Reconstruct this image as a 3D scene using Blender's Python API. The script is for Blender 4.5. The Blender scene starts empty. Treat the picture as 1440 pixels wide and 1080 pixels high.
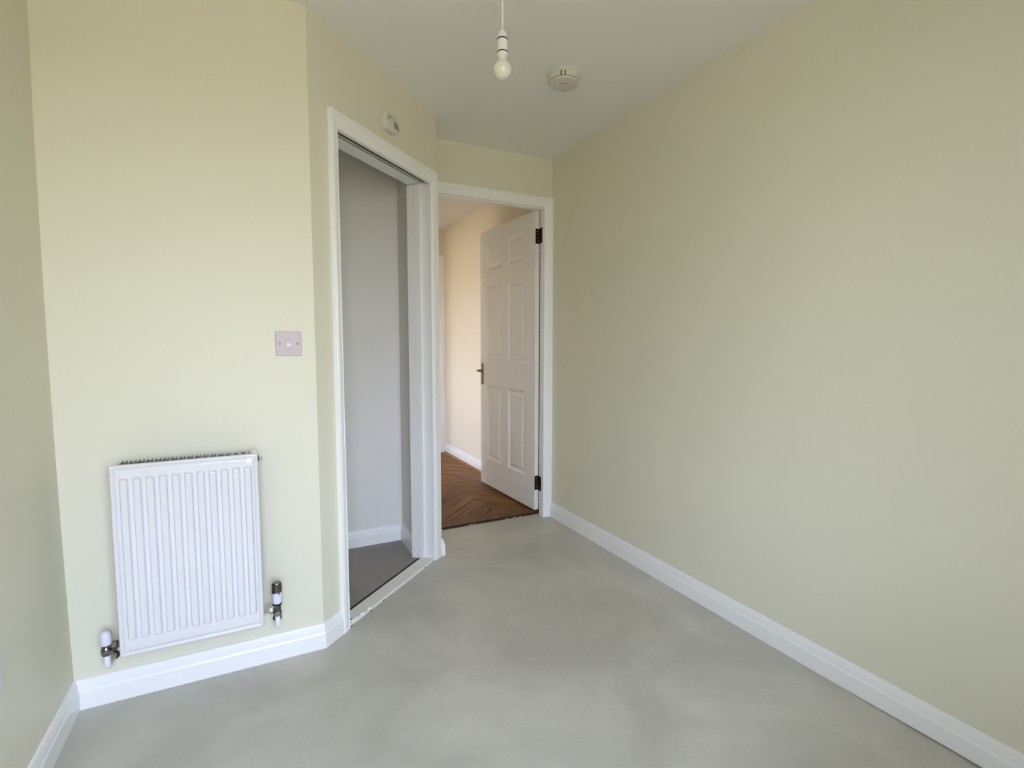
import bpy, bmesh, math, random
from mathutils import Vector, Matrix
random.seed(4)
S = bpy.context.scene
C = S.collection

# ------------------------------------------------------------------ camera
F, YAW, PITCH, ROLL, CH = 715.4, 0.467, -0.0792, 0.0007, 1.1931
fw = Vector((math.sin(YAW)*math.cos(PITCH), math.cos(YAW)*math.cos(PITCH), math.sin(PITCH)))
rt = Vector((math.cos(YAW), -math.sin(YAW), 0)); up = rt.cross(fw)
r2 = rt*math.cos(ROLL)+up*math.sin(ROLL); u2 = -rt*math.sin(ROLL)+up*math.cos(ROLL)
cd = bpy.data.cameras.new('camera'); cd.sensor_width = 36; cd.lens = 36*F/1440
cd.clip_start = 0.02
cam = bpy.data.objects.new('camera', cd); C.objects.link(cam)
M = Matrix((r2, u2, -fw)).transposed().to_4x4(); M.translation = (0, 0, CH)
cam.matrix_world = M
S.camera = cam

# ------------------------------------------------------------------ world: overcast daylight above a warm ground
W = bpy.data.worlds.new('World'); S.world = W; W.use_nodes = True
wn = W.node_tree; wn.nodes.clear()
tc = wn.nodes.new('ShaderNodeTexCoord'); sp = wn.nodes.new('ShaderNodeSeparateXYZ')
mp = wn.nodes.new('ShaderNodeMapRange'); mp.inputs['From Min'].default_value = -1; mp.inputs['From Max'].default_value = 1
cr = wn.nodes.new('ShaderNodeValToRGB')
e = cr.color_ramp.elements
e[0].position = 0.0; e[0].color = (0.38, 0.345, 0.26, 1)
e[1].position = 1.0; e[1].color = (0.92, 1.15, 1.65, 1)
a = e.new(0.485); a.color = (0.46, 0.42, 0.33, 1)
a = e.new(0.505); a.color = (0.98, 1.0, 1.06, 1)
a = e.new(0.65); a.color = (1.08, 1.24, 1.62, 1)
bg = wn.nodes.new('ShaderNodeBackground'); bg.inputs['Strength'].default_value = 8.0
wo = wn.nodes.new('ShaderNodeOutputWorld')
L = wn.links
L.new(tc.outputs['Generated'], sp.inputs[0]); L.new(sp.outputs['Z'], mp.inputs['Value'])
L.new(mp.outputs[0], cr.inputs[0]); L.new(cr.outputs[0], bg.inputs['Color']); L.new(bg.outputs[0], wo.inputs[0])

# window openings (room window behind the camera, hall window to the left of the hall)
WX0, WX1, WZ0, WZ1, WY = -0.50, 0.80, 0.5, 2.15, -0.95
HX0 = -0.9
HWY0, HWY1, HWZ0, HWZ1 = 4.1, 5.0, 0.7, 2.0

def area(name, loc, target, sx, sy, energy, color=(1, 1, 1), portal=False):
    ld = bpy.data.lights.new(name, 'AREA'); ld.shape = 'RECTANGLE'; ld.size = sx; ld.size_y = sy
    ld.energy = energy; ld.color = color
    if portal: ld.cycles.is_portal = True
    o = bpy.data.objects.new(name, ld); C.objects.link(o)
    o.location = loc
    o.rotation_euler = (Vector(target)-Vector(loc)).to_track_quat('-Z', 'Z').to_euler()
    return o
area('window_daylight', ((WX0+WX1)/2, WY-0.12, (WZ0+WZ1)/2), ((WX0+WX1)/2, 3, (WZ0+WZ1)/2), WX1-WX0, WZ1-WZ0, 0, portal=True)
area('hall_window_daylight', (HX0-0.14, (HWY0+HWY1)/2, (HWZ0+HWZ1)/2), (5, (HWY0+HWY1)/2, (HWZ0+HWZ1)/2), HWY1-HWY0, HWZ1-HWZ0, 6.6, (1.0, 0.89, 0.74))

S.view_settings.view_transform = 'Standard'; S.view_settings.look = 'None'
S.view_settings.exposure = 0.65; S.view_settings.gamma = 1; S.view_settings.use_curve_mapping = False
S.cycles.max_bounces = 16; S.cycles.diffuse_bounces = 12
S.cycles.use_adaptive_sampling = False

# ------------------------------------------------------------------ materials
def srgb(r, g, b):
    f = lambda c: (c/255/12.92) if c/255 <= 0.04045 else ((c/255+0.055)/1.055)**2.4
    return (f(r), f(g), f(b), 1)
def mat(name, col, rough=0.5, metal=0.0, bump=0.0, bscale=200, var=0.0, vscale=3, spec=0.5, bdist=0.001, coat=0):
    m = bpy.data.materials.new(name); m.use_nodes = True
    n = m.node_tree; b = n.nodes['Principled BSDF']
    b.inputs['Base Color'].default_value = col; b.inputs['Roughness'].default_value = rough
    b.inputs['Metallic'].default_value = metal; b.inputs['Specular IOR Level'].default_value = spec
    b.inputs['Coat Weight'].default_value = coat
    t = n.nodes.new('ShaderNodeTexCoord')
    if bump:
        x = n.nodes.new('ShaderNodeTexNoise'); x.inputs['Scale'].default_value = bscale; x.inputs['Detail'].default_value = 4
        u = n.nodes.new('ShaderNodeBump'); u.inputs['Strength'].default_value = bump; u.inputs['Distance'].default_value = bdist
        n.links.new(t.outputs['Object'], x.inputs['Vector']); n.links.new(x.outputs['Fac'], u.inputs['Height'])
        n.links.new(u.outputs['Normal'], b.inputs['Normal'])
    if var:
        x = n.nodes.new('ShaderNodeTexNoise'); x.inputs['Scale'].default_value = vscale; x.inputs['Detail'].default_value = 5
        h = n.nodes.new('ShaderNodeMapRange'); h.inputs['From Min'].default_value = 0.3; h.inputs['From Max'].default_value = 0.7
        h.inputs['To Min'].default_value = 1-var; h.inputs['To Max'].default_value = 1+var
        q = n.nodes.new('ShaderNodeVectorMath'); q.operation = 'SCALE'; q.inputs[0].default_value = col[:3]
        n.links.new(t.outputs['Object'], x.inputs['Vector']); n.links.new(x.outputs['Fac'], h.inputs['Value'])
        n.links.new(h.outputs[0], q.inputs['Scale']); n.links.new(q.outputs[0], b.inputs['Base Color'])
    return m
M_green = mat('sage_emulsion', srgb(221, 219, 200), 0.5, bump=0.12, bscale=260, var=0.008, vscale=2)
M_ceil = mat('white_emulsion', srgb(235, 234, 230), 0.7, bump=0.08, bscale=200)
M_closet = mat('pale_grey_emulsion', srgb(226, 224, 221), 0.65, bump=0.1, bscale=260)
M_hall = mat('cream_emulsion', srgb(231, 222, 204), 0.6, bump=0.12, bscale=260)
M_gloss = mat('white_gloss', srgb(238, 238, 238), 0.28, bump=0.05, bscale=60)
M_door = mat('white_door_paint', srgb(236, 236, 235), 0.38, bump=0.15, bscale=90)
M_rad = mat('radiator_enamel', srgb(219, 218, 221), 0.25)
M_fin = mat('convector_steel', srgb(150, 150, 152), 0.45, metal=0.3)
M_plastic = mat('white_plastic', srgb(238, 238, 236), 0.3)
M_cream = mat('off_white_plastic', srgb(226, 222, 206), 0.4)
M_switch = mat('pale_rocker_plastic', srgb(214, 208, 210), 0.3)
M_alarm = mat('grey_white_plastic', srgb(212, 208, 198), 0.4)
M_lilac = mat('cool_white_plastic', srgb(224, 222, 240), 0.3)
M_black = mat('black_rubber_and_recess_shade', srgb(22, 20, 20), 0.5)
M_dark = mat('dark_chrome', srgb(120, 116, 110), 0.16, metal=1.0)
M_chrome = mat('brushed_chrome', srgb(184, 172, 176), 0.5, metal=0.2)
M_handle = mat('worn_chrome', srgb(120, 110, 102), 0.35, metal=0.9)
M_bright = mat('polished_chrome', srgb(225, 225, 225), 0.1, metal=1.0)
M_blackmetal = mat('black_hinge_metal', srgb(50, 47, 45), 0.3, metal=0.8)
M_alu = mat('track_metal', srgb(205, 198, 186), 0.5)
M_pipe = mat('white_pipe', srgb(232, 232, 236), 0.3)
M_sill = mat('painted_softwood', srgb(232, 230, 222), 0.4, bump=0.4, bscale=35, bdist=0.002)
M_scotia = mat('brown_beading', srgb(150, 108, 68), 0.4)
M_slab = mat('gap_shade_and_plank_edge', srgb(48, 34, 26), 0.9)
M_base = mat('subfloor', srgb(60, 45, 35), 0.9)
M_pvc = mat('window_pvc', srgb(240, 240, 240), 0.3)
def glass_mat():
    m = bpy.data.materials.new('window_glass'); m.use_nodes = True
    n = m.node_tree; n.nodes.clear()
    o = n.nodes.new('ShaderNodeOutputMaterial'); mx = n.nodes.new('ShaderNodeMixShader')
    t = n.nodes.new('ShaderNodeBsdfTransparent'); g = n.nodes.new('ShaderNodeBsdfGlossy'); g.inputs['Roughness'].default_value = 0.02
    f = n.nodes.new('ShaderNodeFresnel'); f.inputs['IOR'].default_value = 1.35
    n.links.new(f.outputs[0], mx.inputs[0]); n.links.new(t.outputs[0], mx.inputs[1]); n.links.new(g.outputs[0], mx.inputs[2])
    n.links.new(mx.outputs[0], o.inputs[0]); return m
M_glass = glass_mat()
def bulb_mat():
    m = mat('frosted_bulb_glass', srgb(246, 246, 238), 0.15)
    b = m.node_tree.nodes['Principled BSDF']
    b.inputs['Transmission Weight'].default_value = 0.15; b.inputs['Subsurface Weight'].default_value = 0.3
    b.inputs['Subsurface Radius'].default_value = (0.02, 0.02, 0.02); b.inputs['Coat Weight'].default_value = 0.6
    return m
M_bulb = bulb_mat()

def screed(name, c1, c2, rough):
    m = bpy.data.materials.new(name); m.use_nodes = True
    n = m.node_tree; b = n.nodes['Principled BSDF']; t = n.nodes.new('ShaderNodeTexCoord')
    def noise(s, d, w=0.5, dist=0.0):
        x = n.nodes.new('ShaderNodeTexNoise'); x.inputs['Scale'].default_value = s; x.inputs['Detail'].default_value = d
        x.inputs['Roughness'].default_value = w; x.inputs['Distortion'].default_value = dist
        n.links.new(t.outputs['Object'], x.inputs['Vector']); return x
    a1 = noise(2.2, 6, 0.6, 0.6); a2 = noise(70, 3); a3 = noise(9, 6, 0.65)
    r = n.nodes.new('ShaderNodeMapRange'); r.inputs['From Min'].default_value = 0.36; r.inputs['From Max'].default_value = 0.64
    n.links.new(a1.outputs['Fac'], r.inputs['Value'])
    mx = n.nodes.new('ShaderNodeMix'); mx.data_type = 'RGBA'; mx.inputs['A'].default_value = c1; mx.inputs['B'].default_value = c2
    n.links.new(r.outputs[0], mx.inputs['Factor'])
    ad = n.nodes.new('ShaderNodeMath'); ad.operation = 'MULTIPLY_ADD'; ad.inputs[1].default_value = 0.12; ad.inputs[2].default_value = 0.94
    n.links.new(a2.outputs['Fac'], ad.inputs[0])
    ad2 = n.nodes.new('ShaderNodeMath'); ad2.operation = 'MULTIPLY_ADD'; ad2.inputs[1].default_value = 0.14; ad2.inputs[2].default_value = 0.93
    n.links.new(a3.outputs['Fac'], ad2.inputs[0])
    mu = n.nodes.new('ShaderNodeMath'); mu.operation = 'MULTIPLY'
    n.links.new(ad.outputs[0], mu.inputs[0]); n.links.new(ad2.outputs[0], mu.inputs[1])
    q = n.nodes.new('ShaderNodeVectorMath'); q.operation = 'SCALE'
    n.links.new(mx.outputs['Result'], q.inputs[0]); n.links.new(mu.outputs[0], q.inputs['Scale'])
    # tiny dark specks and pits
    v = n.nodes.new('ShaderNodeTexVoronoi'); v.inputs['Scale'].default_value = 16
    n.links.new(t.outputs['Object'], v.inputs['Vector'])
    ls = n.nodes.new('ShaderNodeMapRange'); ls.inputs['From Min'].default_value = 0.015; ls.inputs['From Max'].default_value = 0.045
    ls.inputs['To Min'].default_value = 0.72; ls.inputs['To Max'].default_value = 1
    n.links.new(v.outputs['Distance'], ls.inputs['Value'])
    q2 = n.nodes.new('ShaderNodeVectorMath'); q2.operation = 'SCALE'
    n.links.new(q.outputs[0], q2.inputs[0]); n.links.new(ls.outputs[0], q2.inputs['Scale'])
    n.links.new(q2.outputs[0], b.inputs['Base Color'])
    rr = n.nodes.new('ShaderNodeMapRange'); rr.inputs['To Min'].default_value = rough-0.08; rr.inputs['To Max'].default_value = rough+0.1
    n.links.new(a3.outputs['Fac'], rr.inputs['Value']); n.links.new(rr.outputs[0], b.inputs['Roughness'])
    u = n.nodes.new('ShaderNodeBump'); u.inputs['Strength'].default_value = 0.35; u.inputs['Distance'].default_value = 0.002
    n.links.new(a3.outputs['Fac'], u.inputs['Height'])
    u2_ = n.nodes.new('ShaderNodeBump'); u2_.inputs['Strength'].default_value = 0.25; u2_.inputs['Distance'].default_value = 0.0006
    n.links.new(a2.outputs['Fac'], u2_.inputs['Height']); n.links.new(u.outputs[0], u2_.inputs['Normal'])
    n.links.new(u2_.outputs[0], b.inputs['Normal'])
    return m
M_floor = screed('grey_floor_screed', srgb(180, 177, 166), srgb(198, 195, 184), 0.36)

M_floor2 = screed('darker_cupboard_screed', srgb(140, 134, 128), srgb(158, 151, 145), 0.6)  # darker and rougher than the room screed
def wood():
    m = bpy.data.materials.new('oak_grain'); m.use_nodes = True
    n = m.node_tree; b = n.nodes['Principled BSDF']; t = n.nodes.new('ShaderNodeTexCoord')
    oi = n.nodes.new('ShaderNodeObjectInfo')
    ad = n.nodes.new('ShaderNodeVectorMath'); ad.operation = 'ADD'
    sc = n.nodes.new('ShaderNodeVectorMath'); sc.operation = 'SCALE'; sc.inputs['Scale'].default_value = 40
    cx = n.nodes.new('ShaderNodeCombineXYZ')
    for i in range(3): n.links.new(oi.outputs['Random'], cx.inputs[i])
    n.links.new(cx.outputs[0], sc.inputs[0]); n.links.new(t.outputs['Object'], ad.inputs[0]); n.links.new(sc.outputs[0], ad.inputs[1])
    mpp = n.nodes.new('ShaderNodeMapping'); mpp.inputs['Scale'].default_value = (2.2, 26, 26)
    n.links.new(ad.outputs[0], mpp.inputs['Vector'])
    x = n.nodes.new('ShaderNodeTexNoise'); x.inputs['Scale'].default_value = 1.6; x.inputs['Detail'].default_value = 6; x.inputs['Distortion'].default_value = 0.9
    n.links.new(mpp.outputs[0], x.inputs['Vector'])
    c = n.nodes.new('ShaderNodeValToRGB'); e = c.color_ramp.elements
    e[0].position = 0.3; e[0].color = srgb(88, 56, 26); e[1].position = 0.72; e[1].color = srgb(156, 110, 62)
    a = e.new(0.5); a.color = srgb(124, 84, 44)
    n.links.new(x.outputs['Fac'], c.inputs[0])
    mr = n.nodes.new('ShaderNodeMapRange'); mr.inputs['To Min'].default_value = 0.8; mr.inputs['To Max'].default_value = 1.15
    n.links.new(oi.outputs['Random'], mr.inputs['Value'])
    q = n.nodes.new('ShaderNodeVectorMath'); q.operation = 'SCALE'
    n.links.new(c.outputs[0], q.inputs[0]); n.links.new(mr.outputs[0], q.inputs['Scale'])
    n.links.new(q.outputs[0], b.inputs['Base Color']); b.inputs['Roughness'].default_value = 0.5; b.inputs['Specular IOR Level'].default_value = 0.22
    return m
M_wood = wood()

# ------------------------------------------------------------------ helpers
def link(name, bm, m, parent=None, smooth=False, bevel=0.0, segs=2, angle=35):
    me = bpy.data.meshes.new(name); bmesh.ops.recalc_face_normals(bm, faces=bm.faces[:]); bm.to_mesh(me); bm.free()
    me.materials.append(m)
    if smooth:
        for p in me.polygons: p.use_smooth = True
    o = bpy.data.objects.new(name, me); C.objects.link(o)
    if parent: o.parent = parent
    if bevel:
        b = o.modifiers.new('bevel', 'BEVEL'); b.width = bevel; b.segments = segs; b.limit_method = 'ANGLE'; b.angle_limit = math.radians(angle)
        b.harden_normals = False
    return o
def empty(name, loc=(0, 0, 0), rz=0, parent=None):
    o = bpy.data.objects.new(name, None); C.objects.link(o); o.location = loc; o.rotation_euler = (0, 0, rz)
    o.empty_display_size = 0.05
    if parent: o.parent = parent
    return o
def tag(o, label=None, cat=None, group=None, kind=None):
    if label: o['label'] = label
    if cat: o['category'] = cat
    if group: o['group'] = group
    if kind: o['kind'] = kind
    return o
def struct(o, label, cat): return tag(o, label, cat, kind='structure')
def BM(): return bmesh.new()
def box(bm, lo, hi):
    v = [bm.verts.new((x, y, z)) for x in (lo[0], hi[0]) for y in (lo[1], hi[1]) for z in (lo[2], hi[2])]
    for f in ((0, 1, 3, 2), (4, 6, 7, 5), (0, 4, 5, 1), (2, 3, 7, 6), (0, 2, 6, 4), (1, 5, 7, 3)): bm.faces.new([v[i] for i in f])
    return bm
def prism(bm, poly, z0, z1):
    a = [bm.verts.new((x, y, z0)) for x, y in poly]; b = [bm.verts.new((x, y, z1)) for x, y in poly]
    n = len(poly)
    bm.faces.new(a[::-1]); bm.faces.new(b)
    for i in range(n): bm.faces.new((a[i], a[(i+1) % n], b[(i+1) % n], b[i]))
    return bm
def lathe(bm, prof, axis='Z', org=(0, 0, 0), seg=32, cap=True):
    """prof: (radius, height) pairs; revolved about an axis through org"""
    rings = []
    for r, h in prof:
        ring = []
        for i in range(seg):
            t = 2*math.pi*i/seg; c, s = r*math.cos(t), r*math.sin(t)
            p = {'Z': (c, s, h), 'X': (h, c, s), 'Y': (c, h, s)}[axis]
            ring.append(bm.verts.new((org[0]+p[0], org[1]+p[1], org[2]+p[2])))
        rings.append(ring)
    for a, b in zip(rings, rings[1:]):
        for i in range(seg): bm.faces.new((a[i], a[(i+1) % seg], b[(i+1) % seg], b[i]))
    if cap: bm.faces.new(rings[0][::-1]); bm.faces.new(rings[-1])
    return bm
def tube(bm, pts, r, seg=16, cap=True):
    pts = [Vector(p) for p in pts]; rings = []; n = len(pts)
    ref = None
    for i, p in enumerate(pts):
        d = (pts[min(i+1, n-1)]-pts[max(i-1, 0)]).normalized()
        if ref is None: ref = d.orthogonal().normalized()
        ref = (ref-d*ref.dot(d)).normalized(); w = d.cross(ref)
        rr = r[i] if isinstance(r, (list, tuple)) else r
        rings.append([bm.verts.new(p+(ref*math.cos(2*math.pi*k/seg)+w*math.sin(2*math.pi*k/seg))*rr) for k in range(seg)])
    for a, b in zip(rings, rings[1:]):
        for i in range(seg): bm.faces.new((a[i], a[(i+1) % seg], b[(i+1) % seg], b[i]))
    if cap: bm.faces.new(rings[0][::-1]); bm.faces.new(rings[-1])
    return bm
def wallrun(p0, p1, nrm, prof, k0=0.0, k1=0.0):
    """moulding along p0->p1; prof = (offset from wall, z) polygon; k = end shift along run per unit of offset"""
    bm = BM(); p0 = Vector(p0); p1 = Vector(p1); d = (p1-p0).normalized(); nrm = Vector(nrm).normalized()
    def ring(p, k): return [bm.verts.new((p.x+nrm.x*o+d.x*k*o, p.y+nrm.y*o+d.y*k*o, z)) for o, z in prof]
    a = ring(p0, k0); b = ring(p1, k1); n = len(prof)
    for i in range(n): bm.faces.new((a[i], a[(i+1) % n], b[(i+1) % n], b[i]))
    bm.faces.new(a); bm.faces.new(b[::-1])
    return bm
SK = [(0, 0), (.015, 0), (.015, .058), (.0135, .062), (.0125, .064), (.0105, .078), (.0075, .09), (.0055, .0965), (.002, .098), (0, .098)]

# architrave: cross-section (w from inner edge outward, t proud of wall)
AR = [(0, 0), (0, .011), (.002, .0135), (.006, .0135), (.008, .011), (.011, .011), (.018, .0155), (.03, .0172), (.045, .018), (.052, .018),
      (.0545, .0165), (.057, .0165), (.059, .018), (.064, .018), (.066, .0165), (.066, 0)]
def architrave(parent, s0, s1, zt, m, y=0.0, ydir=-1, left=True, right=True, zb=0.0, name='architrave', sl=None, wl=1.0):
    """inverted U of three mitred pieces round an opening s0..s1, head underside zt; wall plane at local y, facing ydir"""
    n = len(AR)
    def piece(fa, fb):
        bm = BM(); a = [bm.verts.new(fa(w, t)) for w, t in AR]; b = [bm.verts.new(fb(w, t)) for w, t in AR]
        for i in range(n): bm.faces.new((a[i], a[(i+1) % n], b[(i+1) % n], b[i]))
        bm.faces.new(a); bm.faces.new(b[::-1]); link(name, bm, m, parent)
    Y = lambda t: y+ydir*t
    if left: piece(lambda w, t: (s0-w*wl, Y(t), zb), lambda w, t: (s0-w*wl, Y(t), zt+w))
    if right: piece(lambda w, t: (s1+w, Y(t), zb), lambda w, t: (s1+w, Y(t), zt+w))
    ls = (lambda w, t: (s0-w*wl, Y(t), zt+w)) if left else (lambda w, t: (s0 if sl is None else sl, Y(t), zt+w))
    rs = (lambda w, t: (s1+w, Y(t), zt+w)) if right else (lambda w, t: (s1, Y(t), zt+w))
    piece(ls, rs)

# ------------------------------------------------------------------ dimensions
XR, YB, XL, YR, XA, D, D2, H = 1.799, 2.9756, -0.5643, 2.0492, 0.2033, 0.6943, 0.6292, 2.4
LEN = math.hypot(D, D2); ANG = math.atan2(D2, D); BX, BY = XA+D, YR+D2
Y0 = WY                      # window wall
HB = 3.055                   # hall side of the back wall
XH = 1.83                    # hall right wall
YE = 5.24                    # hall end wall
CD = Vector((math.cos(ANG), math.sin(ANG))); CN = Vector((math.sin(ANG), -math.cos(ANG)))
def cw(s, d): p = Vector((XA, YR))+CD*s-CN*d; return (p.x, p.y)

# ------------------------------------------------------------------ shell
# floor, with a ragged broken edge at the hall threshold
pts = [(XL-.12, Y0-.1), (XR+.1, Y0-.1), (XR+.1, 3.02), (1.76, 3.02), (1.745, 3.046)]
x = 1.73
while x > 0.93:
    pts.append((x, 3.047+random.uniform(-.003, .0025)-(0.002 if 1.2 < x < 1.55 else 0)))
    x -= random.uniform(.012, .04)
pts += [(0.9, 3.05), (XL-.12, 3.05)]
o = link('floor', prism(BM(), pts, -.05, 0), M_floor)
struct(o, 'grey smooth screed floor of the empty room', 'floor')
bm = BM()
for (cx_, w) in ((1.03, .02), (1.235, .03), (1.26, .014), (1.50, .02), (1.553, .03), (1.60, .014)):
    pr = [(cx_+w*random.uniform(-.5, .5)*1, 3.0455+random.uniform(-.002, .004)) for _ in range(3)]
    prism(bm, [(cx_-w/2, 3.044), (cx_+w/2, 3.043), (cx_+w*.35, 3.0485), (cx_-w*.2, 3.05)], -.004, .0015)
tag(link('paint_flake', bm, M_sill, o), kind='stuff')
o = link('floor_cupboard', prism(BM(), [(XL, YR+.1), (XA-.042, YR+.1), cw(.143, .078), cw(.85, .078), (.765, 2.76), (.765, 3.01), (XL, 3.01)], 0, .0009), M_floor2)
struct(o, 'darker screed floor inside the cupboard', 'floor')
o = link('hall_floor', box(BM(), (HX0, 3.04, -.05), (XH+.1, YE+1.0, .0005)), M_base)
struct(o, 'oak herringbone floor seen through the open hall doorway', 'floor')
# ceiling
o = link('ceiling', box(BM(), (XL-.12, Y0-.1, H), (XR+.1, HB-.03, H+.1)), M_ceil)
struct(o, 'plain white ceiling of the room', 'ceiling')
o = link('ceiling_hall', box(BM(), (HX0, HB-.03, H), (XH+.1, YE+1.0, H+.1)), M_ceil); struct(o, 'ceiling of the hallway beyond the open door', 'ceiling')
# walls
o = link('wall_right', box(BM(), (XR, Y0-.1, 0), (XR+.1, HB-.03, H)), M_green); struct(o, 'long bare pale green wall on the right', 'wall')
# left wall: its corner with the radiator wall bows slightly
bm = BM(); nz = 24; L0 = []; L1 = []
for i in range(nz+1):
    z_ = H*i/nz
    dx = -.011*math.sin(math.pi*min(1, max(0, (z_-.1)/2.0)))+.006*max(0, (z_-1.9)/.5)
    L0.append([bm.verts.new(p) for p in ((XL-.1, Y0-.1, z_), (XL, Y0-.1, z_), (XL+dx*.3, 1.2, z_), (XL+dx, 3.02, z_), (XL-.1, 3.02, z_))])
for a_, b_ in zip(L0, L0[1:]):
    for i in range(5): bm.faces.new((a_[i], a_[(i+1) % 5], b_[(i+1) % 5], b_[i]))
bm.faces.new(L0[0]); bm.faces.new(L0[-1])
o = link('wall_left', bm, M_green); struct(o, 'pale green wall at the far left edge', 'wall')
o = link('wall_radiator', box(BM(), (XL-.03, YR, 0), (XA-.02, YR+.1, H)), M_green)
# sharp end towards the splayed wall
me = o.data
for v in me.vertices:
    if v.co.x > 0: v.co.x = XA if v.co.y < YR+.05 else XA-.042
struct(o, 'pale green wall carrying the radiator and light switch', 'wall')
bm = BM()
prism(bm, [cw(0, 0), cw(.139, 0), cw(.139, .1), (XA-.042, YR+.1)], 0, H)
prism(bm, [cw(.139, 0), cw(.872, 0), cw(.872, .1), cw(.139, .1)], 2.075, H)
prism(bm, [cw(.872, 0), (BX, BY), (BX, YB), (BX, 3.02), (.778, 3.02), (.778, 2.79), cw(.872, .13)], 0, H)
o = link('wall_splayed', bm, M_green); struct(o, 'angled pale green wall around the cupboard opening', 'wall')
# cupboard interior lining walls (paler emulsion)
bm = BM(); box(bm, (XL, 3.01, 0), (.778, 3.05, H))
o = link('wall_cupboard_back', bm, M_closet); struct(o, 'pale grey back wall inside the cupboard', 'wall')
o = link('wall_cupboard_side', box(BM(), (.768, 2.745, 0), (.7785, 3.01, H)), M_closet); struct(o, 'narrow side wall inside the cupboard beside its right jamb', 'wall')
# back wall round the hall doorway
bm = BM()
box(bm, (BX, YB, 2.11), (XR, HB, H)); box(bm, (1.762, YB, 0), (XR, HB, 2.11))
o = link('wall_back', bm, M_green); struct(o, 'short green wall above the hall doorway', 'wall')
# window wall behind the camera
bm = BM(); box(bm, (XL-.1, Y0-.1, 0), (WX0, Y0, H)); box(bm, (WX1, Y0-.1, 0), (XR+.1, Y0, H))
box(bm, (WX0, Y0-.1, 0), (WX1, Y0, WZ0)); box(bm, (WX0, Y0-.1, WZ1), (WX1, Y0, H))
o = link('wall_window', bm, M_green); struct(o, 'pale green wall with the window, behind the viewer', 'wall')
# hall
bm = BM(); box(bm, (XH, HB-.03, 0), (XH+.1, YE+1.0, H))
o = link('wall_hall_right', bm, M_hall); struct(o, 'cream hallway wall behind the open white door', 'wall')
bm = BM(); box(bm, (.94, YE, 2.07), (1.775, YE+.1, H)); box(bm, (1.775, YE, 0), (XH, YE+.1, H)); box(bm, (HX0, YE, 0), (.94, YE+.1, H))
o = link('wall_hall_end', bm, M_hall); struct(o, 'cream wall at the far end of the hallway', 'wall')
bm = BM(); box(bm, (HX0, HB-.004, 0), (BX, HB+.05, H))
o = link('wall_hall_near', bm, M_hall); struct(o, 'cream hallway wall on the near side behind the cupboard', 'wall')
bm = BM()
box(bm, (HX0-.1, HB, 0), (HX0, HWY0, H)); box(bm, (HX0-.1, HWY1, 0), (HX0, YE+1.0, H))
box(bm, (HX0-.1, HWY0, 0), (HX0, HWY1, HWZ0)); box(bm, (HX0-.1, HWY0, HWZ1), (HX0, HWY1, H))
box(bm, (.78, HB+.05, 0), (.88, 4.15, H)); box(bm, (.78, 4.98, 0), (.88, YE, H)); box(bm, (.78, 4.15, 2.05), (.88, 4.98, H))  # unseen partition, doorway placed to keep the hall light off the open door
o = link('wall_hall_left', bm, M_hall); struct(o, 'unseen cream hallway wall with a window, its doorway placed to confine the hall light', 'wall')
o = link('wall_far_room', box(BM(), (HX0, YE+1.0, 0), (XH+.1, YE+1.1, H)), M_hall); struct(o, 'cream wall of the room beyond the hallway', 'wall')

# window behind the viewer
w = empty('window_1', ((WX0+WX1)/2, Y0-.05, WZ0)); struct(w, 'white framed window lighting the room from behind', 'window')
hw = (WX1-WX0)/2; hh = WZ1-WZ0
bm = BM(); t = .055
box(bm, (-hw, -.03, 0), (-hw+t, .03, hh)); box(bm, (hw-t, -.03, 0), (hw, .03, hh)); box(bm, (-hw+t, -.03, 0), (hw-t, .03, t)); box(bm, (-hw+t, -.03, hh-t), (hw-t, .03, hh))
box(bm, (-.03, -.03, t), (.03, .03, hh-t)); link('window_frame', bm, M_pvc, w)
for a_, b_ in ((-hw+t, -.03), (.03, hw-t)): link('pane', box(BM(), (a_, -.004, t), (b_, .004, hh-t)), M_glass, w)
link('window_sill', box(BM(), (-hw-.04, .03, -.03), (hw+.04, .2, 0)), M_gloss, w, bevel=.004)

# ------------------------------------------------------------------ skirtings
def base(name, bm, label):
    o = link(name, bm, M_gloss); return struct(o, label, 'skirting board')
bm = BM(); prev = None   # its foot lifts a few millimetres off the dipping floor near the viewer
for y_ in [Y0, 0, .3, .5, .6, .7, .78, .82, .9, 1.0, 1.1, 1.25, 2, YB-.001]:
    lf_ = .006*max(0, min(1, (1.05-y_)/.35))
    ring_ = [bm.verts.new((XR-o_, y_+(o_ if y_ == Y0 else 0), lf_ if z_ == 0 else z_)) for o_, z_ in SK]
    if prev:
        for i in range(len(SK)): bm.faces.new((prev[i], prev[(i+1) % len(SK)], ring_[(i+1) % len(SK)], ring_[i]))
    else: bm.faces.new(ring_)
    prev = ring_
bm.faces.new(prev[::-1])
base('baseboard_right', bm, 'long white skirting board along the right green wall')
base('baseboard_left', wallrun((XL, Y0, 0), (XL, YR, 0), (1, 0, 0), SK, 1, -1), 'white skirting board along the left wall')
kk = math.tan(ANG/2)
base('baseboard_radiator', wallrun((XL, YR, 0), (XA, YR, 0), (0, -1, 0), SK, 1, kk), 'white skirting board under the radiator')
base('baseboard_splayed', wallrun((XA, YR, 0), (*cw(.101, 0), 0), (CN.x, CN.y, 0), SK, -kk, 0), 'short white skirting board left of the cupboard opening')
base('baseboard_corner', wallrun((BX, BY-.018, 0), (BX, YB, 0), (1, 0, 0), [(o_*1.5, z_) for o_, z_ in SK], -math.tan((math.pi/2-ANG)/2)*.2, 0), 'white skirting board end beyond the cupboard architrave')
base('baseboard_window_wall', wallrun((XL, Y0, 0), (XR, Y0, 0), (0, 1, 0), SK, 1, -1), 'white skirting board below the window, behind the viewer')
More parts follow.
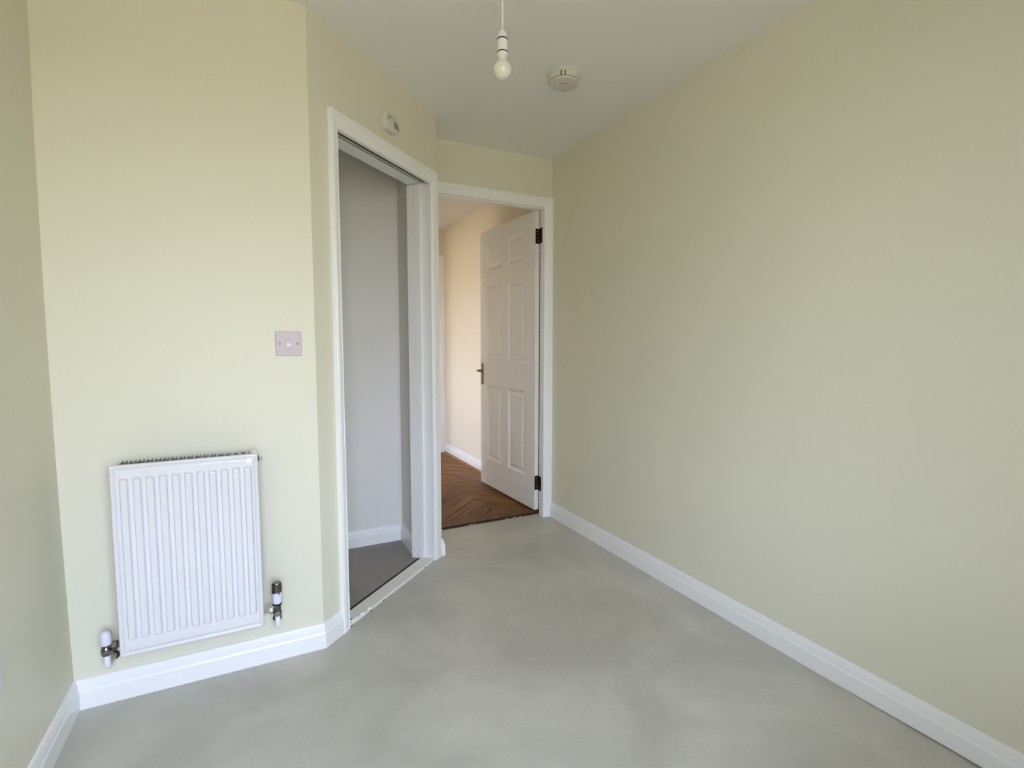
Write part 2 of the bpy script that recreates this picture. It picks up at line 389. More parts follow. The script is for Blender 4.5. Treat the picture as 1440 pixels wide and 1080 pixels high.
base('baseboard_cupboard_back', wallrun((XL, 3.01, 0), (.768, 3.01, 0), (0, -1, 0), SK, 0, -1), 'white skirting board inside the cupboard along its back')
base('baseboard_cupboard_side', wallrun((.768, 2.75, 0), (.768, 3.01, 0), (-1, 0, 0), SK, 0, -1), 'short white skirting board inside the cupboard at right')
SKH = [(o_, z_+.012) for o_, z_ in SK]
base('baseboard_hall_right', wallrun((XH, HB, 0), (XH, YE, 0), (-1, 0, 0), SKH, 0, -1), 'white skirting board in the hallway beside the open door')
0 and base('baseboard_hall_end', wallrun((1.772, YE, 0), (XH, YE, 0), (0, -1, 0), SKH, 0, -1), 'stub of white skirting at the hallway end')
SC = [(.015, .012), (.031, .012), (.029, .016), (.024, .022), (.018, .0275), (.015, .028)]
o = link('trim_1', wallrun((XH, HB, 0), (XH, YE, 0), (-1, 0, 0), SC, 0, -1), M_scotia)
struct(o, 'thin brown beading at the foot of the hallway skirting', 'floor beading')

# ------------------------------------------------------------------ herringbone planks
hf = bpy.data.objects['hall_floor']
PW, PL = .13, .65
c45 = math.cos(math.pi/4)
def clip(poly, ax, val, keep_less):
    out = []
    for i in range(len(poly)):
        a_, b_ = poly[i], poly[(i+1) % len(poly)]
        ia = (a_[ax] <= val) == keep_less; ib = (b_[ax] <= val) == keep_less
        if ia: out.append(a_)
        if ia != ib:
            t_ = (val-a_[ax])/(b_[ax]-a_[ax]); out.append((a_[0]+(b_[0]-a_[0])*t_, a_[1]+(b_[1]-a_[1])*t_))
    return out
ox, oy = 1.05, 3.5
def rot(p): return (ox+(p[0]-p[1])*c45, oy+(p[0]+p[1])*c45)
nplank = 0
RX0, RX1, RY0, RY1 = -.5, XH-.016, 3.0565, YE-.001
for k in range(-40, 41):
    for j in range(-8, 9):
        bx_, by_ = k*PW+j*PL, k*PW-j*PL
        g = .0006
        for kind, (x0, y0, x1, y1) in (('h', (bx_, by_, bx_+PL, by_+PW)), ('v', (bx_+PL, by_+PW-PL, bx_+PL+PW, by_+PW))):
            q = [(x0+g, y0+g), (x1-g, y0+g), (x1-g, y1-g), (x0+g, y1-g)]
            wq = [rot(p) for p in q]
            cen = rot(((x0+x1)/2, (y0+y1)/2))
            for ax, val, kl in ((0, RX0, False), (0, RX1, True), (1, RY0, False), (1, RY1, True)):
                if wq: wq = clip(wq, ax, val, kl)
            if len(wq) < 3: continue
            A_ = sum(wq[i][0]*wq[(i+1) % len(wq)][1]-wq[(i+1) % len(wq)][0]*wq[i][1] for i in range(len(wq)))/2
            if abs(A_) < 2e-4: continue
            th = math.pi/4 + (0 if kind == 'h' else math.pi/2)
            # the plank's own axes: local x along its length
            ct, st = math.cos(th), math.sin(th)
            lp = [((p[0]-cen[0])*ct+(p[1]-cen[1])*st, -(p[0]-cen[0])*st+(p[1]-cen[1])*ct) for p in wq]
            mx_ = sum(p[0] for p in lp)/len(lp); my_ = sum(p[1] for p in lp)/len(lp)
            bm = BM(); bot = [bm.verts.new((p[0], p[1], -.0115)) for p in lp]; mid = [bm.verts.new((p[0], p[1], -.0008)) for p in lp]
            ins = [bm.verts.new((p[0]+(mx_-p[0])*.0012/max(.01, abs(mx_-p[0])), p[1]+(my_-p[1])*.0012/max(.01, abs(my_-p[1])), 0)) for p in lp]
            N = len(lp)
            for i in range(N):
                bm.faces.new((bot[i], bot[(i+1) % N], mid[(i+1) % N], mid[i])); bm.faces.new((mid[i], mid[(i+1) % N], ins[(i+1) % N], ins[i]))
            bm.faces.new(ins); bm.faces.new(bot[::-1])
            o = link('plank', bm, M_wood, hf); o.location = (cen[0], cen[1], .012); o.rotation_euler = (0, 0, th); nplank += 1
print('planks', nplank)
# broken dark lip where the planks stop at the threshold
bm = BM(); ptsl = [(0.91, 3.0565)]
x = .93; top = []
while x < 1.75: top.append((x, 3.0535+random.uniform(-.0015, .001))); x += .03
prism(bm, [(0.91, 3.051)]+[(p[0], p[1]-.0025) for p in top]+[(1.752, 3.051), (1.752, 3.0565), (.91, 3.0565)], 0.0, .0105)
link('plank_edge', bm, M_slab, hf)

# ------------------------------------------------------------------ cupboard opening surround
T = empty('door_1', (XA, YR, 0), ANG); struct(T, 'white architrave and empty frame of the cupboard opening, no door fitted', 'door frame')
S0, S1, ZT = .142, .864, 2.024
architrave(T, S0, .855, ZT+.001, M_gloss, wl=.62)
# linings (local: x along the wall, y into the cupboard)
link('lining', box(BM(), (S0-.025, .001, 0), (S0, .13, 2.05)), M_gloss, T)
link('lining', box(BM(), (S1+.0, .001, 0), (S1+.012, .134, 2.05)), M_gloss, T)
bm = BM(); box(bm, (S0, .0, ZT), (S1, .005, 2.075)); box(bm, (S0, .005, 2.064), (S1, .13, 2.075)); link('head_lining', bm, M_gloss, T)
link('track_recess_shade', box(BM(), (S0+.0005, .0052, 2.0315), (S1-.018, .0515, 2.0635)), M_black, T)  # solid black box, paints in the shade of the gaps beside the track
bm = BM(); box(bm, (S0+.001, .031, 2.0300), (S1-.02, .043, 2.0325)); link('sliding_track', bm, M_alu, T, bevel=.0005)
link('head_stop', box(BM(), (S0, .052, 2.0295), (S1, .13, 2.063)), M_gloss, T, bevel=.0015)
for s_ in (1, -1):
    e0 = S1 if s_ == 1 else S0
    xs = sorted((e0, e0-s_*.012))
    link('door_stop', box(BM(), (xs[0], .055, 0), (xs[1], .0905, ZT)), M_gloss, T, bevel=.0012)
    link('door_stop', box(BM(), (xs[0], .0925, 0), (xs[1], .134, ZT)), M_gloss, T, bevel=.0012)
# sill with rough paint along the front edge
bm = BM(); nseg = 60; Ls = S1-.002-S0-.001
rows = []
for i in range(nseg+1):
    s_ = S0+.001+Ls*i/nseg
    r1 = random.uniform(-.0016, .0016); r3 = random.uniform(-.001, .0016)
    f_ = -.004+r1
    rows.append([bm.verts.new(p) for p in ((s_, f_, -.002), (s_, f_, .006+r3), (s_, f_+.003, .0095+r3), (s_, .012+r1*.6, .010), (s_, .070, .010), (s_, .072, .008), (s_, .072, -.002))])
for a_, b_ in zip(rows, rows[1:]):
    for i in range(6): bm.faces.new((a_[i], a_[i+1], b_[i+1], b_[i]))
bm.faces.new(rows[0]); bm.faces.new(rows[-1][::-1])
link('threshold', bm, M_sill, T)
# drips of white paint on the threshold
bm = BM()
for s_, y_, l_, w_ in ((S0+.06, .006, .05, .004), (S0+.03, .012, .035, .003), (S0+.10, .003, .03, .006), (S0+.15, .004, .02, .004)):
    pr = [(0, .0), (.3, .6), (.7, .8), (1, 0)]
    tube(bm, [(s_-l_/2, y_, .010), (s_-l_/4, y_+.001, .011), (s_+l_/4, y_-.001, .011), (s_+l_/2, y_, .010)], [w_*.4, w_, w_*.8, w_*.3], 8)
tag(link('paint_drip', bm, M_gloss, T, smooth=True), kind='stuff')
bm = BM(); box(bm, (S0+.001, .072, 0.0001), (S1-.012, .094, .0018)); box(bm, (S0+.002, .018, .0095), (S0+.05, .032, .0106))
for s_, w_ in ((S0+.012, .02), (S0+.15, .012), (S0+.25, .012), (S1-.1, .01), (S1-.01, .012)): box(bm, (s_-w_/2, -.008, .0002), (s_+w_/2, -.003, .0012))
link('gap_shade', bm, M_slab, T)  # solid dark strips, shade of the gaps round the threshold put in as colour

# ------------------------------------------------------------------ hall doorway surround
T2 = empty('trim_2', (0, YB, 0)); struct(T2, 'white architrave and lining around the hall doorway', 'door frame')
OL, OR, OZ = .91, 1.733, 2.085
architrave(T2, OL, OR, OZ, M_gloss, left=False, sl=BX+.001)
link('lining', box(BM(), (OR+.010, .001, 0), (OR+.0285, .048, OZ+.02)), M_gloss, T2)
link('lining', box(BM(), (BX+.001, .001, 0), (OL, .0785, OZ+.02)), M_gloss, T2)
link('head_lining', box(BM(), (OL, .001, OZ+.006), (OR+.008, .0785, OZ+.024)), M_gloss, T2)
bm = BM(); box(bm, (OR+.002, .004, 0), (OR+.010, .046, OZ+.006)); link('door_stop', bm, M_gloss, T2, bevel=.001)
bm = BM(); box(bm, (OL, .004, OZ-.008), (OR+.002, .046, OZ+.006)); link('door_stop', bm, M_gloss, T2, bevel=.001)

# ------------------------------------------------------------------ six-panel hall door, standing open into the hall
h0 = Vector((1.712, 3.047)); h1 = Vector((1.677, 3.915)); dd = (h1-h0).normalized()
DR = empty('door_2', (h0.x, h0.y, 0), math.atan2(dd.y, dd.x)); struct(DR, 'white six-panel door standing open into the hallway', 'door')
DW, DZ0, DZ1, DT = .862, .03, 2.088, .032     # local x = from hinge, local y: 0 = seen face (left), -DT = other face
# the seen face looks towards -X world, which is local +y
US = ((.135, .388), (.495, .75)); ZS = ((.247, .857), (1.070, 1.655), (1.775, 1.972))
bm = BM()
xs = [0, US[0][0], US[0][1], US[1][0], US[1][1], DW]; zs = [DZ0, ZS[0][0], ZS[0][1], ZS[1][0], ZS[1][1], ZS[2][0], ZS[2][1], DZ1]
V = {}
def vv(i, k, y):
    key = (i, k, y)
    if key not in V: V[key] = bm.verts.new((xs[i], y, zs[k]))
    return V[key]
for y in (0, -DT):
    for i in range(5):
        for k in range(7):
            if i in (1, 3) and k in (1, 3, 5): continue
            bm.faces.new([vv(i, k, y), vv(i+1, k, y), vv(i+1, k+1, y), vv(i, k+1, y)])
for i in range(5):
    for k in (0, 7): bm.faces.new([vv(i, k, 0), vv(i+1, k, 0), vv(i+1, k, -DT), vv(i, k, -DT)])
for k in range(7):
    for i in (0, 5): bm.faces.new([vv(i, k, 0), vv(i, k+1, 0), vv(i, k+1, -DT), vv(i, k, -DT)])
for i in (1, 3):
    for k in (1, 3, 5):
        bm.faces.new([vv(i, k, 0), vv(i+1, k, 0), vv(i+1, k, -DT), vv(i, k, -DT)]); bm.faces.new([vv(i, k+1, 0), vv(i+1, k+1, 0), vv(i+1, k+1, -DT), vv(i, k+1, -DT)])
        bm.faces.new([vv(i, k, 0), vv(i, k+1, 0), vv(i, k+1, -DT), vv(i, k, -DT)]); bm.faces.new([vv(i+1, k, 0), vv(i+1, k+1, 0), vv(i+1, k+1, -DT), vv(i+1, k, -DT)])
leaf = link('door_leaf', bm, M_door, DR)
def panel(x0, x1, z0, z1):
    bm = BM(); prof = [(0, 0), (.004, -.0005), (.009, -.004), (.013, -.0085), (.02, -.0105), (.026, -.0105), (.034, -.008), (.046, -.0035), (.049, -.003)]
    for sgn, y0 in ((1, 0), (-1, -DT)):
        prev = None
        for ins, dep in prof:
            r = [bm.verts.new((a_, y0+sgn*dep, b_)) for a_, b_ in ((x0+ins, z0+ins), (x1-ins, z0+ins), (x1-ins, z1-ins), (x0+ins, z1-ins))]
            if prev:
                for i in range(4): bm.faces.new((prev[i], prev[(i+1) % 4], r[(i+1) % 4], r[i]))
            else: first = r
            prev = r
        bm.faces.new(prev)
        if sgn == 1: fa = first
        else:
            for i in range(4): bm.faces.new((fa[i], fa[(i+1) % 4], first[(i+1) % 4], first[i]))
    return link('panel', bm, M_door, leaf)
for u in US:
    for z_ in ZS: panel(u[0], u[1], *z_)
# lever handles on backplates, both faces
def handle(sg):
    y0 = 0 if sg == 1 else -DT
    bm = BM(); pl = []
    for i in range(25):
        t_ = math.pi*i/12
        zc = 1.015 if 0 <= i <= 12 else .872
        if i == 24: break
        pl.append((.822+.017*math.cos(t_), zc+.017*math.sin(t_)))
    a_ = [bm.verts.new((p[0], y0, p[1])) for p in pl]; b_ = [bm.verts.new((p[0], y0+sg*.008, p[1])) for p in pl]; n = len(pl)
    for i in range(n): bm.faces.new((a_[i], a_[(i+1) % n], b_[(i+1) % n], b_[i]))
    bm.faces.new(a_); bm.faces.new(b_)
    h = link('handle', bm, M_handle, DR, bevel=.002)
    tag(h, 'chrome lever handle on a tall backplate')
    bm = BM(); tube(bm, [(.822, y0+sg*.008, .972), (.822, y0+sg*.038, .972), (.821, y0+sg*.046, .972), (.814, y0+sg*.052, .972), (.80, y0+sg*.054, .972), (.77, y0+sg*.052, .970), (.73, y0+sg*.05, .965), (.712, y0+sg*.048, .959)],
                       [.011, .009, .009, .009, .009, .0085, .0075, .005], 14)
    lathe(bm, [(.014, y0+sg*.008), (.014, y0+sg*.013)], 'Y', (.822, 0, .972), 18)
    link('lever', bm, M_handle, h, smooth=True)
    bm = BM(); lathe(bm, [(.004, y0+sg*.008), (.003, y0+sg*.0095)], 'Y', (.822, 0, 1.017), 10); lathe(bm, [(.004, y0+sg*.008), (.003, y0+sg*.0095)], 'Y', (.822, 0, .872), 10)
    link('screw', bm, M_blackmetal, h)
handle(1); handle(-1)
# hinges (leaf on the door edge, leaf on the lining, knuckles)
for zc in (1.915, .222):
    link('hinge_plate', box(BM(), (OR+.0008, .018, zc-.05), (OR+.0022, .0462, zc+.05)), M_blackmetal, T2)
    bm = BM(); box(bm, (-.0018, -DT+.004, zc-.05), (0.0002, -.001, zc+.05))
    h = link('hinge', bm, M_blackmetal, DR); tag(h, 'black butt hinge')
    bm = BM()
    for i in range(5): lathe(bm, [(.0055, zc-.05+i*.02+.0007), (.0055, zc-.05+(i+1)*.02-.0007)], 'Z', (-.005, -DT+.001, 0), 12)
    link('knuckle', bm, M_blackmetal, h, smooth=False)
    bm = BM()
    for k_ in (-.033, -.011, .011, .033): lathe(bm, [(.004, -.0025), (.003, -.0018)], 'X', (0, -.018+(.004 if k_ in (-.011, .033) else -.004), zc+k_), 8)
    link('screw', bm, M_chrome, h)

# ------------------------------------------------------------------ doorway at the far end of the hall
T3 = empty('trim_3', (0, YE, 0)); struct(T3, 'white door frame at the far end of the hallway', 'door frame')
architrave(T3, .955, 1.764, 2.055, M_gloss, zb=.012)
link('lining', box(BM(), (1.760, .001, .012), (1.774, .099, 2.05)), M_gloss, T3)
link('lining', box(BM(), (.941, .001, .012), (.955, .099, 2.05)), M_gloss, T3)
link('head_lining', box(BM(), (.955, .001, 2.05), (1.760, .099, 2.065)), M_gloss, T3)
link('door_stop', box(BM(), (1.748, .03, .012), (1.760, .06, 2.05)), M_gloss, T3)
D3 = empty('door_3', (0, YE, 0)); struct(D3, 'sliver of a white door at the far end of the hallway', 'door')
bm = BM()
box(bm, (.96, .062, .02), (1.738, .098, 2.045)); lf = link('door_leaf', bm, M_door, D3, bevel=.001)
for u0, u1 in ((1.07, 1.29), (1.37, 1.58)):
    for z0, z1 in ZS: link('panel', box(BM(), (u0, .058, z0), (u1, .0625, z1-.02)), M_door, lf, bevel=.003)

# ------------------------------------------------------------------ radiator
R = empty('radiator', (-.2085, YR, .207)); tag(R, 'small white ribbed panel radiator on the pale green wall', 'radiator')
RW, RZ0, RZ1, RY = .408, 0.0, .612, -.135     # local; front face at y=RY
hwr = RW/2
xsr = sorted(set([round(-hwr+RW*i/280, 5) for i in range(281)]))
zsr = [0, .002, .006, .010, .0115, .013, .02]+[.02+.0035*i for i in range(1, 16)]+[.08+i*.02 for i in range(1, 23)]+[.534+.0035*i for i in range(0, 17)]+[.592, .596, .599, .6005, .602, .606, .610, .612]
zsr = sorted(set(round(z, 5) for z in zsr if z <= .612))
NF = 11; P0, PP = -.376+.2085, .03395
FZ0, FZ1 = .0545, .572
def sst(a_, b_, v): t_ = min(1, max(0, (v-a_)/(b_-a_))); return t_*t_*(3-2*t_)
def rad_y(x_, z_):
    e_ = min(x_+hwr, hwr-x_, z_, RZ1-z_)
    y_ = 0.0
    if e_ < .004: y_ += (.004-e_)**2/.004*1.0      # rolled edge
    y_ += .006*math.exp(-((e_-.0115)/.0017)**2)  # seam groove around the face
    y_ -= .0005*(1 if e_ > .013 else 0)
    best = 0
    for i in range(NF):
        cx_ = P0+PP*i
        u_ = abs(x_-cx_)
        if u_ < .0172:
            # flute with rounded ends
            dz = max(FZ0+.008-z_, z_-(FZ1-.008), 0)
            d_ = math.hypot(max(u_-.004, 0), dz*1.0) if dz > 0 else max(u_-.004, 0)
            best = max(best, 1-sst(.0038, .0080, d_))
    return y_-best*.0125
bm = BM(); G = []
for z_ in zsr: G.append([bm.verts.new((x_, RY+rad_y(x_, z_), z_)) for x_ in xsr])
for k in range(len(zsr)-1):
    for i in range(len(xsr)-1): bm.faces.new((G[k][i], G[k][i+1], G[k+1][i+1], G[k+1][i]))
# returned edges to the back of the panel
YBK = RY+.016
border = [G[0][i] for i in range(len(xsr))]+[G[k][-1] for k in range(1, len(zsr))]+[G[-1][i] for i in range(len(xsr)-2, -1, -1)]+[G[k][0] for k in range(len(zsr)-2, 0, -1)]
bk = [bm.verts.new((v.co.x*.995, YBK, min(max(v.co.z, .001), RZ1-.001))) for v in border]; n = len(border)
for i in range(n): bm.faces.new((border[i], border[(i+1) % n], bk[(i+1) % n], bk[i]))
link('front_panel', bm, M_rad, R, smooth=True)
# convector fins behind the panels
bm = BM(); nf = 33; xf0, xf1 = -.182, .176
for yf0, yf1 in ((YBK+.001, -.085), (-.079, -.047)):
    for i in range(nf):
        xx = xf0+(xf1-xf0)*i/(nf-1)
        box(bm, (xx-.0006, yf0, .03), (xx+.0006, yf1, .610))
        if i < nf-1:
            x2_ = xf0+(xf1-xf0)*(i+1)/(nf-1)
            yy = yf0 if i % 2 else yf1-.001
            box(bm, (xx, yy, .03), (x2_, yy+.001, .604))
tag(link('convector_fins', bm, M_fin, R), kind='stuff')
link('rear_panel', box(BM(), (-hwr+.002, -.046, .002), (hwr-.012, -.040, .597)), M_fin, R, bevel=.002)
for zz_, rr_ in ((.578, .010), (.035, .012)):
    link('header_pipe', tube(BM(), [(-hwr+.004, -.082, zz_), (hwr-.004, -.082, zz_)], rr_, 14), M_rad, R)
for xx in (-.13, .13):
    bm = BM(); box(bm, (xx-.012, -.0365, .1), (xx+.012, -.0005, .56)); link('wall_bracket', bm, M_rad, R)
# end cap boss and bleed valve, top right
bm = BM(); lathe(bm, [(.016, hwr-.022), (.0185, hwr-.02), (.0185, hwr-.004), (.015, hwr-.001)], 'X', (0, -.052, .594), 20)
link('end_boss', bm, M_cream, R, smooth=False, bevel=.001)
bm = BM(); lathe(bm, [(.0105, hwr-.001), (.0105, hwr+.003)], 'X', (0, -.082, .586), 6); link('vent_collar', bm, M_black, R)
bm = BM(); lathe(bm, [(.0065, hwr+.003), (.0065, hwr+.009), (.0035, hwr+.0095), (.0035, hwr+.014)], 'X', (0, -.082, .586), 8); link('bleed_valve', bm, M_bright, R)
bm = BM(); lathe(bm, [(.0095, RY-.0002), (.0095, RY-.0012)], 'Y', (.176, 0, .590), 24); o = link('sticker', bm, M_plastic, R); tag(o, 'small round clear sticker')

# valves (things of their own)
def elbow_pipe(bm, top, zb, yw, r=.0085):
    x_, y_, z_ = top; pp = [(x_, y_, z_), (x_, y_, zb+.018)]
    for i in range(1, 7):
        t_ = math.pi/2*i/6; pp.append((x_, y_+.018*(1-math.cos(t_)), zb+.018*(1-math.sin(t_))))
    pp.append((x_, yw-.0005, zb)); return tube(bm, pp, r, 16)
VY = YR-.082
vl = empty('radiator_valve', (-.456, VY, .19)); tag(vl, 'lockshield radiator valve with pale plastic cap, left of the radiator', 'valve')
rel = lambda z: z-.19
bm = BM(); lathe(bm, [(.0145, rel(.236)), (.0155, rel(.24)), (.0155, rel(.262)), (.0148, rel(.270)), (.0120, rel(.277)), (.007, rel(.2805)), (.001, rel(.2812))], 'Z', seg=28); link('cap', bm, M_lilac, vl, smooth=True)
bm = BM(); lathe(bm, [(.010, rel(.205)), (.0125, rel(.211)), (.0145, rel(.216)), (.0145, rel(.224)), (.0125, rel(.229)), (.0125, rel(.2365))], 'Z', seg=24)
tube(bm, [(0, 0, rel(.2285)), (.02, 0, rel(.2285))], .0085, 16); link('valve_body', bm, M_dark, vl, smooth=False)
bm = BM(); lathe(bm, [(.0155, rel(.203)), (.0165, rel(.205)), (.0165, rel(.2145)), (.0155, rel(.2165))], 'Z', seg=6); link('compression_nut', bm, M_dark, vl)
bm = BM(); lathe(bm, [(.0125, .014), (.0145, .016), (.0145, .028), (.0125, .030)], 'X', (0, 0, rel(.2285)), 6); lathe(bm, [(.009, .03), (.009, .046)], 'X', (0, 0, rel(.2285)), 16); link('union_nut', bm, M_dark, vl)
bm = BM(); elbow_pipe(bm, (0, 0, rel(.206)), rel(.156), .082, .0090); link('pipe', bm, M_pipe, vl, smooth=True)
bm = BM(); lathe(bm, [(.0165, .0815), (.0165, .0795), (.0145, .0785)], 'Y', (0, 0, rel(.156)), 20); link('pipe_collar', bm, M_black, vl)

vr = empty('thermostatic_valve', (.040, VY, .19)); tag(vr, 'thermostatic radiator valve with black topped head, right of the radiator', 'valve')
bm = BM(); lathe(bm, [(.0135, rel(.256)), (.0150, rel(.258)), (.0160, rel(.262)), (.0170, rel(.284)), (.0174, rel(.300)), (.0168, rel(.303))], 'Z', seg=28); link('head', bm, M_lilac, vr, smooth=True)
bm = BM(); prof = [(.0176, rel(.298)), (.0178, rel(.304)), (.0158, rel(.307)), (.0150, rel(.330)), (.0135, rel(.3335)), (.002, rel(.3345))]
lathe(bm, prof, 'Z', seg=28)
box(bm, (.004, -.0185, rel(.292)), (.0095, -.0150, rel(.300)))
link('dial', bm, M_dark, vr, smooth=False)
for i in range(14):
    pass
bm = BM()
for i in range(16):
    t_ = 2*math.pi*i/16; tube(bm, [(.0155*math.cos(t_), .0155*math.sin(t_), rel(.308)), (.0147*math.cos(t_), .0147*math.sin(t_), rel(.330))], .0011, 6)
tag(link('grip_ribs', bm, M_dark, vr), kind='stuff')
bm = BM(); lathe(bm, [(.0135, rel(.250)), (.0158, rel(.251)), (.0158, rel(.257)), (.0135, rel(.258))], 'Z', seg=24); link('collar', bm, M_black, vr)
bm = BM(); lathe(bm, [(.0105, rel(.218)), (.0125, rel(.222)), (.0115, rel(.232)), (.0125, rel(.242)), (.0115, rel(.2505))], 'Z', seg=24)
tube(bm, [(0, 0, rel(.2345)), (-.018, 0, rel(.2345))], .008, 16); link('valve_body', bm, M_dark, vr)
bm = BM(); lathe(bm, [(.0135, rel(.211)), (.0145, rel(.213)), (.0145, rel(.2235)), (.0135, rel(.225))], 'Z', seg=6); link('compression_nut', bm, M_dark, vr)
bm = BM(); lathe(bm, [(.0115, -.028), (.0135, -.026), (.0135, -.016), (.0115, -.014)], 'X', (0, 0, rel(.2345)), 6); lathe(bm, [(.0095, -.044), (.0095, -.028)], 'X', (0, 0, rel(.2345)), 16); link('union_nut', bm, M_bright, vr)
bm = BM(); elbow_pipe(bm, (0, 0, rel(.212)), rel(.162), .082, .0085); link('pipe', bm, M_pipe, vr, smooth=True)
bm = BM(); lathe(bm, [(.0155, .0815), (.0155, .0795), (.0135, .0785)], 'Y', (0, 0, rel(.162)), 20); link('pipe_collar', bm, M_black, vr)

# ------------------------------------------------------------------ light switch
SW = empty('light_switch', (.1113, YR, 1.1925)); tag(SW, 'brushed steel light switch on the pale green wall above the radiator', 'light switch')
bm = BM(); box(bm, (-.0437, -.0055, -.0437), (.0437, 0, .0437)); link('plate', bm, M_chrome, SW, bevel=.002, segs=3)
bm = BM(); box(bm, (-.0095, -.0062, -.0145), (.0095, -.005, .0145)); link('rocker_surround', bm, M_chrome, SW, bevel=.0004)
bm = BM()
pr = [(-.0058, -.0125), (-.0088, -.0115), (-.0072, 0), (-.0112, .0115), (-.0058, .0125)]
bm.verts.ensure_lookup_table(); a_ = [bm.verts.new((-.0075, y_, z_)) for y_, z_ in pr]; b_ = [bm.verts.new((.0075, y_, z_)) for y_, z_ in pr]
for i in range(5): bm.faces.new((a_[i], a_[(i+1) % 5], b_[(i+1) % 5], b_[i]))
bm.faces.new(a_); bm.faces.new(b_); link('rocker', bm, M_switch, SW, bevel=.0008)
link('rocker_gap', box(BM(), (-.0084, -.0066, -.0135), (.0084, -.0060, .0133)), M_handle, SW)
for sx in (-1, 1):
    bm = BM(); lathe(bm, [(.0042, -.0054), (.004, -.0066), (.003, -.0072)], 'Y', (sx*.0302, 0, 0), 18); sc_ = link('screw', bm, M_handle, SW)
    bm = BM(); box(bm, (sx*.0302-.0006, -.0075, -.0034), (sx*.0302+.0006, -.0071, .0034)); link('slot', bm, M_black, sc_)

# socket at the far left edge
SO = empty('wall_socket', (XL-.006, 1.492, .421)); tag(SO, 'white socket plate just showing at the far left edge of the left wall', 'socket')
link('plate', box(BM(), (0, -.073, -.043), (.009, .073, .043)), M_lilac, SO, bevel=.003, segs=3)
for yy in (-.045, .015):
    link('rocker', box(BM(), (.009, yy+.022, .012), (.012, yy+.034, .03)), M_lilac, SO, bevel=.001)
    bm = BM(); box(bm, (.0088, yy+.003, .004), (.0092, yy+.007, .014)); box(bm, (.0088, yy-.01, -.016), (.0092, yy-.003, -.012)); box(bm, (.0088, yy+.013, -.016), (.0092, yy+.02, -.012)); link('slot', bm, M_black, SO)

# ------------------------------------------------------------------ alarm above the cupboard opening
CO = empty('wall_sensor', (XA+CD.x*.497, YR+CD.y*.497, 2.184), ANG); tag(CO, 'small rounded white alarm unit on the wall above the cupboard opening', 'alarm')
def rrect(bm, w_, h_, r_, y0, y1, top=1.0, seg=6):
    pts_ = []
    for cx_, cz_, a0 in ((w_/2-r_, h_/2-r_, 0), (-w_/2+r_, h_/2-r_, 90), (-w_/2+r_, -h_/2+r_, 180), (w_/2-r_, -h_/2+r_, 270)):
        for i in range(seg+1):
            t_ = math.radians(a0+90*i/seg); pts_.append((cx_+r_*math.cos(t_), cz_+r_*math.sin(t_)))
    a_ = [bm.verts.new((p[0], y0, p[1])) for p in pts_]; b_ = [bm.verts.new((p[0]*top, y1, p[1]*top)) for p in pts_]; n = len(pts_)
    for i in range(n): bm.faces.new((a_[i], a_[(i+1) % n], b_[(i+1) % n], b_[i]))
    bm.faces.new(a_); bm.faces.new(b_); return bm
bm = BM(); rrect(bm, .112, .078, .03, 0, -.006); link('back_plate', bm, M_alarm, CO)
bm = BM(); rrect(bm, .118, .084, .034, -.006, -.030, .92, 10); link('housing', bm, M_alarm, CO, bevel=.005, segs=4, angle=30)
bm = BM()
for i in range(4): rrect_ = box(bm, (.004, -.0325, -.022+i*.007), (.044-i*.003, -.0318, -.0200+i*.007))
box(bm, (-.036, -.0325, .016), (-.008, -.0318, .0185)); box(bm, (-.040, -.0325, .002), (-.0365, -.0318, .008))
link('slot', bm, M_black, CO)
bm = BM(); lathe(bm, [(.012, -.0318), (.012, -.0335), (.010, -.0345)], 'Y', (.024, 0, .016), 24); link('test_button', bm, M_alarm, CO)

# ------------------------------------------------------------------ smoke alarm on the ceiling
SM = empty('smoke_alarm', (1.284, 2.03, H)); tag(SM, 'round white smoke alarm on the ceiling', 'smoke alarm')
bm = BM(); lathe(bm, [(.0585, 0), (.0585, -.009), (.057, -.012), (.0545, -.013)], 'Z', seg=56); link('base_plate', bm, M_alarm, SM, smooth=False)
bm = BM(); lathe(bm, [(.0555, -.012), (.0560, -.014), (.0550, -.034), (.0545, -.0345)], 'Z', seg=56); link('side_ring', bm, M_alarm, SM, smooth=False)
bm = BM(); lathe(bm, [(.0505, -.0335), (.0505, -.0372)], 'Z', seg=56); link('vent_gap', bm, M_black, SM)
bm = BM(); lathe(bm, [(.0535, -.0368), (.0540, -.039), (.0525, -.0425), (.049, -.0445), (.034, -.0465), (.012, -.047), (.0005, -.047)], 'Z', seg=56); link('cover', bm, M_alarm, SM, smooth=True)
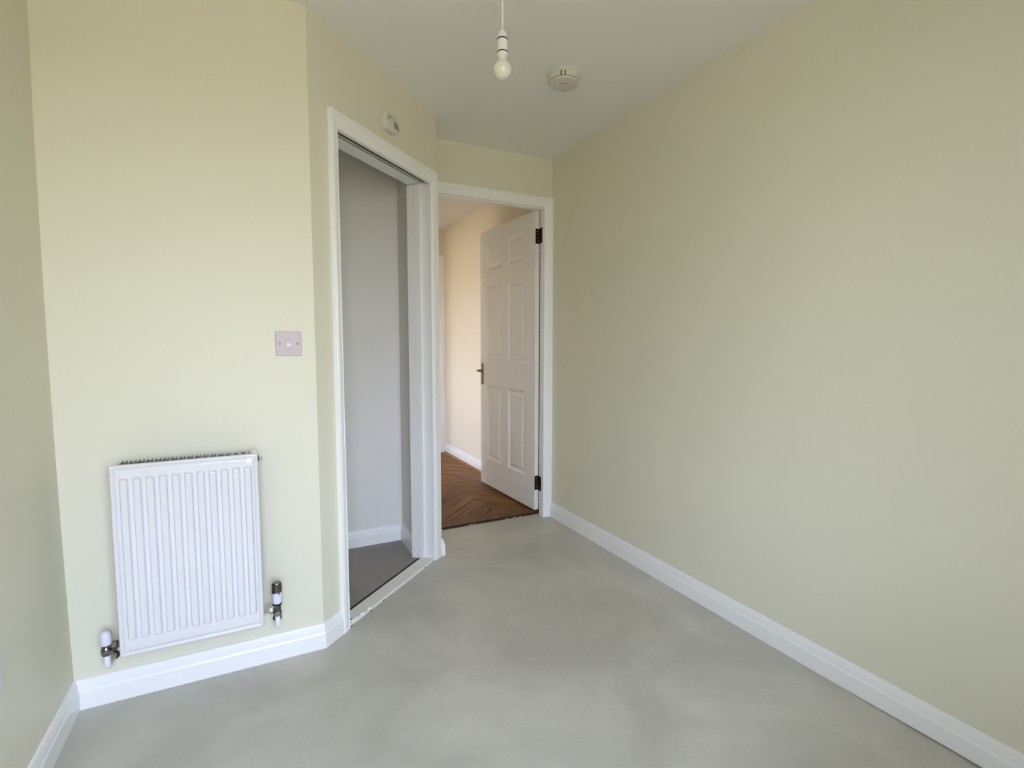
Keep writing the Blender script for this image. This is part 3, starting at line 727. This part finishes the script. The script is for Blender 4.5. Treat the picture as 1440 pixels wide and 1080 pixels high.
# release slots on the rim that faces the viewer
av = math.atan2(-2.015, -1.30)
for da in (-.13, .13):
    bm = BM(); t_ = av+da-.03
    px, py = .0553*math.cos(t_), .0553*math.sin(t_); q = Vector((-math.sin(t_), math.cos(t_)))
    nn = Vector((math.cos(t_), math.sin(t_)))
    P_ = [(px+q.x*s_*.0016+nn.x*k_, py+q.y*s_*.0016+nn.y*k_) for s_, k_ in ((-1, -.002), (1, -.002), (1, .0013), (-1, .0013))]
    prism(bm, P_, -.0355, -.016); link('release_slot', bm, M_black, SM)
fr = Vector((math.cos(av), math.sin(av))); sd = Vector((-fr.y, fr.x))
for a_, b_ in ((.012, -.006), (.012, .009)):
    c_ = fr*a_+sd*b_
    link('hole', lathe(BM(), [(.0028, -.0472), (.0028, -.0464)], 'Z', (c_.x, c_.y, 0), 10), M_black, SM)
c_ = fr*-.040; link('test_lamp', lathe(BM(), [(.0026, -.0468), (.0026, -.0450)], 'Z', (c_.x, c_.y, 0), 10), M_black, SM)

for o_ in list(SM.children): o_.scale = (1.27, 1.27, 1.0)
# ------------------------------------------------------------------ pendant lamp
PX, PY, PZ = .7505, 1.559, 2.081
PN = empty('pendant_light', (PX, PY, PZ)); tag(PN, 'bare unlit bulb hanging from a white pendant flex', 'pendant light')
bm = BM(); prof = []
for i in range(0, 17):
    t_ = -math.pi/2+math.pi*i/16*0.84
    prof.append((max(.0300*math.cos(t_), .0004), .0300*math.sin(t_)))
prof += [(.0160, .032), (.0150, .040)]
lathe(bm, prof, 'Z', seg=40); link('bulb', bm, M_bulb, PN, smooth=True)
bm = BM(); lathe(bm, [(.0150, .034), (.0150, .050)], 'Z', seg=28); link('bulb_cap', bm, M_cream, PN)
bm = BM(); lathe(bm, [(.0165, .038), (.0172, .041), (.0172, .050), (.0168, .0515)], 'Z', seg=32); link('skirt_ring', bm, M_plastic, PN)
bm = BM(); lathe(bm, [(.0170, .0512), (.0178, .0520), (.0178, .0545), (.0170, .0552)], 'Z', seg=32); link('shade_ring', bm, M_black, PN)
bm = BM(); lathe(bm, [(.0165, .055), (.0170, .057), (.0170, .0895), (.0165, .0912)], 'Z', seg=32); link('lamp_holder', bm, M_plastic, PN)
bm = BM(); lathe(bm, [(.0167, .0908), (.0176, .0916), (.0176, .0942), (.0167, .0950)], 'Z', seg=32); link('shade_ring', bm, M_black, PN)
bm = BM(); lathe(bm, [(.0160, .0948), (.0163, .098), (.0148, .107), (.0118, .116), (.007, .1205), (.003, .121)], 'Z', seg=32); link('holder_cap', bm, M_plastic, PN, smooth=True)
bm = BM(); tube(bm, [(0, 0, .120), (.001, .0005, .17), (-.0008, 0, .25), (0, 0, H-PZ-.012)], .0032, 10); link('flex', bm, M_plastic, PN, smooth=True)
bm = BM(); lathe(bm, [(.008, H-PZ-.03), (.03, H-PZ-.022), (.038, H-PZ-.012), (.039, H-PZ)], 'Z', seg=36); link('ceiling_rose', bm, M_plastic, PN, smooth=False)
